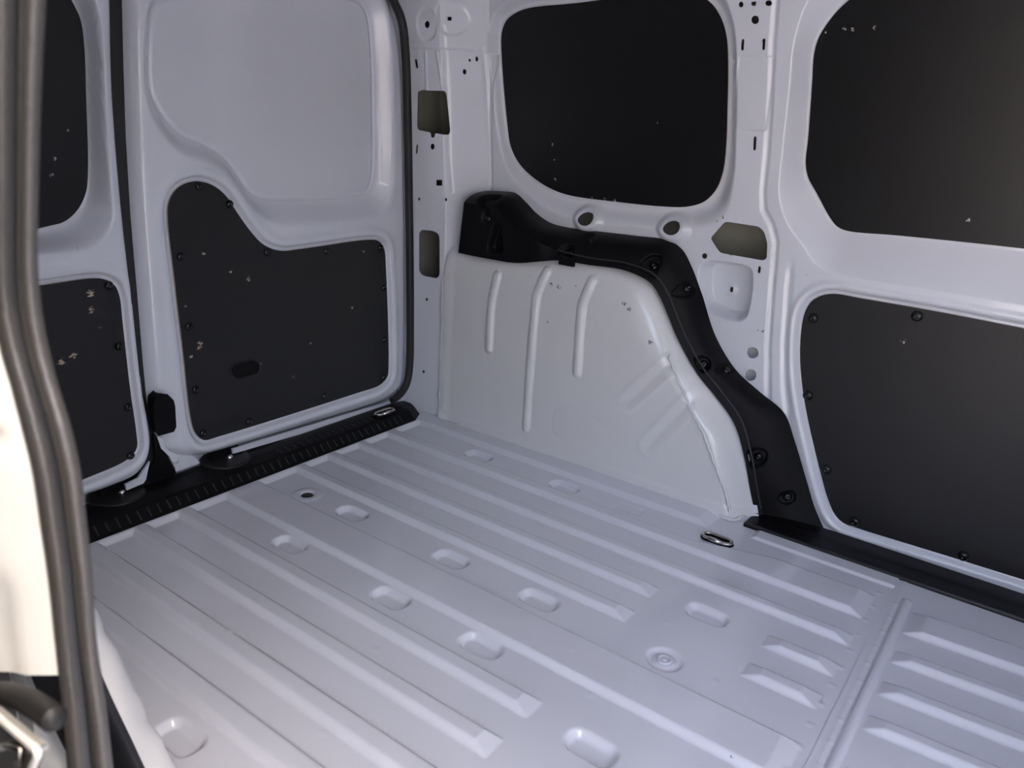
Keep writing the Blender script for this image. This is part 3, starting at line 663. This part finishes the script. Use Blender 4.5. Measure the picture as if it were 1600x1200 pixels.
# ------------------------------------------------------------------ tie-down rings
def ring_path(C, L, R, ang, n=10, tilt=0.0):
    o = []
    for s in (1, -1):
        for k in range(n+1):
            t = -math.pi/2+math.pi*k/n
            u = s*(L+R*math.cos(t)); v = s*R*math.sin(t)
            o.append((C[0]+u*math.cos(ang)-v*math.sin(ang), C[1]+u*math.sin(ang)+v*math.cos(ang), C[2]+v*tilt))
    return o
def tie_down(P, ang, label, L, R, r):
    root = empty('tie_down_ring', tuple(P)); tag(root, label, 'ring', None, 'load tie-down rings')
    base = [(x, y, P[2]+.0006) for x, y, z in ring_path(P, L, R+.006, ang)]
    slab('base_plate', base, (0, 0, .0012), M['screw'], root)
    tube('loop', ring_path((P[0], P[1], P[2]+.006), L, R, ang), r, M['metal'], root, 10, closed=True)
    a = (P[0]-(L*.9)*math.cos(ang), P[1]-(L*.9)*math.sin(ang)-.0, P[2]+.003)
    c = np.array([P[0]+math.sin(ang)*R, P[1]-math.cos(ang)*R, P[2]+.006]); dv = np.array([math.cos(ang), math.sin(ang), 0])*L*.75
    tube('clip', [c-dv, c+dv], r*1.45, M['metal'], root, 10)
    return root
tie_down(onZ(1120, 845, .001), .0, 'small metal tie-down ring lying on the white floor by the trim', .021, .013, .0042)
tie_down(onZ(601, 646, .041), math.pi/2, 'small metal tie-down ring in the black sill strip', .024, .011, .0036)

# ================================================================== NEAR SIDE (left in the photo)
XJ = -.475
wl_ = hfield('wall_left', np.linspace(-1.64, -.70, 100), np.linspace(0, 1.30, 136), lambda A, B: .045*sm(between(sdf(A, B, W1o), sdf(A, B, W1i))*1.05),
             lambda A, B, H: (A, 2*YC-(wall_y(A, B)+H), B), M['wall'], None, flip=True)
tag(wl_, 'white inner side wall behind the near door pillar', 'wall', 'structure')
whn = arch_mesh(wl_, True); tag(whn, 'near white wheelhouse')
V, Fq, _ = trim_mesh(True)
wtn = mesh_np('wheel_arch_trim', V, Fq[:, ::-1], M['plastic'], None); tag(wtn, 'black plastic trim over the near wheel arch, mostly hidden by the pillar', 'trim')
wbn = slab('window_board', [(p[0], 2*YC-(float(wall_y(p[0], p[1]))+.030), p[1]) for p in W1i], (0, -.0035, 0), [M['board_w'], M['fibre']], None, mi_edge=1)
tag(wbn, 'black board over the near side window, hidden behind the door pillar', 'panel')
# outer skin of the near side: body panel behind the pillar, sill and roof edge around the sliding door opening
YS = .115; YSL = .18
box('body_side', (-1.70, YS, -.25), (-.56, YS+.012, 1.32), M['jamb'], wl_)
box('door_sill', (-.50, YS+.02, -.12), (.46, .30, -.012), M['jamb'], wl_)
box('door_header', (-.50, YS+.02, 1.215), (.46, .32, 1.32), M['jamb'], wl_)
box('front_post', (.40, YS, -.12), (.46, .34, 1.32), M['jamb'], wl_)
mesh_py('pillar_inner', [(-.70, 2*YC-float(wall_y(-.70, z)), z) for z in (-.02, .3, .6, .95, 1.30)]+[(-.53, YSL+.004, z) for z in (-.02, .3, .6, .95, 1.30)], [(i, i+1, i+6, i+5) for i in range(4)], M['wall'], wl_, smooth=True)
# sliding-door opening: painted jamb, double rubber seal
SE = [(-140, -40, 74), (-40, -26, 73), (0, -24, 72), (100, -22, 67), (200, -20, 63), (300, -19, 61), (400, -18, 60), (475, -14, 65), (545, 0, 77), (600, 16, 91), (662, 32, 110), (732, 49, 126), (812, 61, 136), (900, 74, 145), (1000, 85, 152), (1107, 96, 167), (1187, 103, 176), (1300, 114, 190), (1450, 130, 210)]
def sep(f, dy=0.0): return np.array([onY(l+(r-l)*f, y, YSL+dy) for y, l, r in SE])
top = np.array([[-.44, YSL+.02, 1.10], [-.38, YSL+.03, 1.145], [-.30, YSL+.03, 1.16], [.40, YSL+.03, 1.16]])
seal = empty('door_seal', tuple(sep(.5)[-1])); tag(seal, 'thick double black rubber seal on the near door pillar, out of focus', 'seal')
wid = np.array([(r-l)/F_PX*float((p-CAM) @ RC[2])*.92 for (y, l, r), p in zip(SE, sep(.5))])
for nm, f, k, dy in (('outer_bulb', .27, .25, 0.0), ('inner_bulb', .79, .19, 0.0), ('seal_carrier', .55, .27, .009)):
    c = sep(f, dy); rr = list(wid*k)
    c = np.concatenate([top[::-1]+np.array([0, dy, (f-.5)*-.03]), c]); rr = [rr[0]]*4+rr
    pp = crom(c, closed=False, n=6); r2_ = np.interp(np.arange(len(pp)), np.arange(len(rr))*6, rr)
    tube(nm, pp, r2_, M['rubber'] if nm != 'seal_carrier' else M['rubber_d'], seal, 16)
# jamb sheet: from under the seal outwards and rearwards, with a pressed groove; ends above the roller pocket
Lp = crom(np.array([onY(l+(r-l)*.30, y, YSL) for y, l, r in SE]), closed=False, n=10)
zj = Lp[:, 2]; zcut = onY(60, 1085, YSL-.02)[2]
us = np.linspace(0, 1, 26); Lq = Lp[zj > zcut]
zg = onY(20, 712, YSL-.02)[2]; zg2 = onY(20, 880, YSL-.02)[2]
rows = []
for u in us:
    off = np.array([-.085*u, -.075*u, 0.0]); P = Lq+off
    g = .008*np.exp(-((P[:, 2]-zg)/.006)**2)*sm((u-.12)/.2) + .006*sm((zg2-P[:, 2])/.03)*sm((u-.22)/.12)*0.6 + .005*sm((P[:, 2]-zg-.012)/.012)*sm((u-.16)/.14)
    P = P+np.stack([-g*.65, g*.75, 0*g], 1); rows.append(P)
Rj = np.array(rows); a, b = Rj.shape[:2]; idx = np.arange(a*b).reshape(a, b)
Fj = np.stack([idx[:-1, :-1], idx[1:, :-1], idx[1:, 1:], idx[:-1, 1:]], -1).reshape(-1, 4)
jb = mesh_np('pillar_jamb', Rj.reshape(-1, 3), Fj, M['jamb'], wl_); tag(jb, 'sunlit cream white door pillar')
# pocket under the jamb with rubber buffer and roller plate
z0 = zcut
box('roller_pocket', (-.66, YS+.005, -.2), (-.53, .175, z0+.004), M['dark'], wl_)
rb = tube('rubber_buffer', crom(np.array([onY(x, y, YSL-.035) for x, y in [(-40, 1085), (5, 1084), (38, 1092), (64, 1108), (86, 1124)]]), closed=False, n=6), .0070, M['rubber_d'], None, 14)
tag(rb, 'short black rubber buffer at the bottom of the near pillar', 'buffer')
pl = rounded([onY(x, y, YSL-.05)[[0, 2]] for x, y in [(-60, 1072), (-8, 1112), (64, 1172), (40, 1230), (-60, 1260)]], .006, 5)
rpl = empty('roller_plate', tuple(onY(10, 1180, YSL-.05))); tag(rpl, 'bright metal roller plate in the corner below the near pillar', 'bracket')
slab('plate', [(p[0], YSL-.05, p[1]) for p in pl], (0, .004, 0), M['metal'], rpl)
tube('rim', [(p[0], YSL-.051, p[1]) for p in pl], .0022, M['jamb'], rpl, 8, closed=True)
tube('plate_rib', [onY(x, y, YSL-.052) for x, y in [(-10, 1172), (12, 1165), (32, 1172), (30, 1195)]], .002, M['metal'], rpl, 8)

# ================================================================== ROOF, BULKHEAD, REAR FRAME, GROUND
ce = box('ceiling', (-1.72, YS, 1.30), (1.52, 2*YC-YS, 1.33), M['headliner']); tag(ce, 'grey lined roof of the load space', 'ceiling', 'structure')
wf = box('wall_front', (.44, .20, -.02), (.47, 2*YC-.20, .40), M['wall']); tag(wf, 'low white steel partition in front of the load space, unseen, kept low to let light in', 'wall', 'structure')  # unseen partition, lowered so that more daylight reaches the load space
rf = box('trim_1', (-1.69, 1.745, -.02), (-1.60, 1.98, 1.31), M['skin']); tag(rf, 'rear corner post of the body, coloured dark for the shade behind the holes', 'frame', 'structure')
box('cab_side', (.47, 2*YC-.22, -.10), (1.50, 2*YC-.17, 1.31), M['wall'], wf); box('cab_front', (1.48, .14, -.10), (1.52, 2*YC-.17, 1.31), M['headliner'], wf); box('cab_floor', (.47, .14, -.12), (1.50, 2*YC-.17, -.06), M['headliner'], wf)  # unseen cab, added with its near side open as a second way in for daylight
box('rear_header', (-1.70, .30, 1.26), (-1.60, 1.80, 1.31), M['wall'], rf)
gd = mesh_py('ground', [(-30, -30, -.62), (30, -30, -.62), (30, 30, -.62), (-30, 30, -.62)], [(0, 1, 2, 3)], M['ground']); tag(gd, 'sunlit paving outside the van', 'ground', 'structure')
thingify(b1, b2, b3, wt, wtn, fs, sill, wbn, rs, seal)

# open sliding door added out of frame, set forward to shade the pillar jamb
sd = empty('shade_sliding_door', (-1.0, .03, -.10)); tag(sd, 'white sliding door added out of view to shade the near pillar', 'door', 'thing')
SD = rounded([(-1.44, -.12), (-.225, -.12), (-.205, .40), (-.235, 1.22), (-1.46, 1.22), (-1.52, .40)], .06, 6)
slab('door_skin', [(p[0], .050, p[1]) for p in SD], (0, -.055, 0), M['jamb'], sd)
slab('inner_board', [(p[0]*.86-.14, .051, p[1]*.72+.10) for p in SD], (0, .004, 0), M['board'], sd)

# ------------------------------------------------------------------ wear: chips and scratches around given places
def sp_door(px): return [(sp3(onX(x, y, FACE-.006)), r*.0014) for x, y, r in px]
def sp_wall(px, off): return [(sp3(onW(x, y, off)), r*.0014) for x, y, r in px]
BEIGE = (.50, .40, .30)
wear(M['board'], sp_door([(318, 397, 11), (388, 435, 11), (290, 480, 9), (312, 540, 14), (568, 394, 9), (484, 536, 9), (550, 481, 8), (458, 590, 8), (298, 558, 8), (408, 568, 7), (360, 425, 7), (142, 458, 13), (143, 484, 11), (96, 566, 14), (115, 556, 12), (157, 510, 8)])
     + sp_wall([(1412, 534, 9)], .0058), BEIGE, 300, thr=.55, stretch=(1, .35, 1), rot=(.35, 0, 0))
wear(M['board_w'], sp_wall([(863, 226, 7), (866, 250, 5), (868, 280, 6), (1027, 192, 4), (925, 309, 8), (945, 312, 9), (960, 314, 8), (1075, 324, 5)], .0275) + sp_wall([(1291, 51, 5), (1319, 45, 7), (1332, 46, 7), (1366, 43, 7), (1513, 344, 7)], .0595)
     + [(sp3(onX(x, y, FACE-.048)), r*.0014) for x, y, r in [(86, 248, 6), (80, 274, 8), (106, 204, 5)]], (.62, .58, .50), 280, thr=.55)
wear(M['arch'], [(sp3(onY(x, y, 1.742)), r*.0013) for x, y, r in [(862, 445, 13), (874, 449, 12), (977, 474, 14), (983, 484, 12), (899, 447, 6), (856, 503, 7), (957, 488, 5), (1015, 535, 12), (828, 432, 7)]], (.17, .175, .19), 200, thr=.555)
wear(M['wall'], sp_wall([(1130, 339, 8), (1120, 345, 7), (1082, 346, 7), (1192, 517, 8), (1183, 516, 7), (1205, 400, 8), (1204, 415, 7), (1207, 385, 6), (700, 335, 6), (701, 316, 6), (1398, 437, 6), (1500, 450, 8), (1410, 463, 8), (1260, 430, 6), (1155, 498, 5), (975, 300, 6)], 0.0), (.20, .20, .20), 300, thr=.59, stretch=(1, 1, .5))
wear(M['floor'], [(sp3(onZ(x, y, .004)), r*.0013) for x, y, r in [(228, 918, 6), (212, 1015, 7), (449, 815, 5), (524, 850, 5), (552, 866, 6), (615, 676, 9), (608, 680, 8), (1144, 1183, 8), (1028, 1100, 4), (292, 816, 6), (280, 797, 7), (498, 774, 7), (480, 1000, 4), (303, 1078, 5)]], (.10, .09, .09), 300, thr=.59)
wear(M['door'], sp_door([(171, 319, 9), (190, 335, 5), (120, 386, 7), (132, 397, 6), (212, 556, 5), (215, 580, 5), (228, 610, 6)]), (.22, .22, .24), 300, thr=.63)
# pale facade added out of frame for warm bounce light into the open door
fc = box('building_facade', (-14, -8.4, -.62), (14, -8.0, 3.0), M['facade']); tag(fc, 'sunlit beige facade added out of view for warm bounce light', 'building', 'structure')
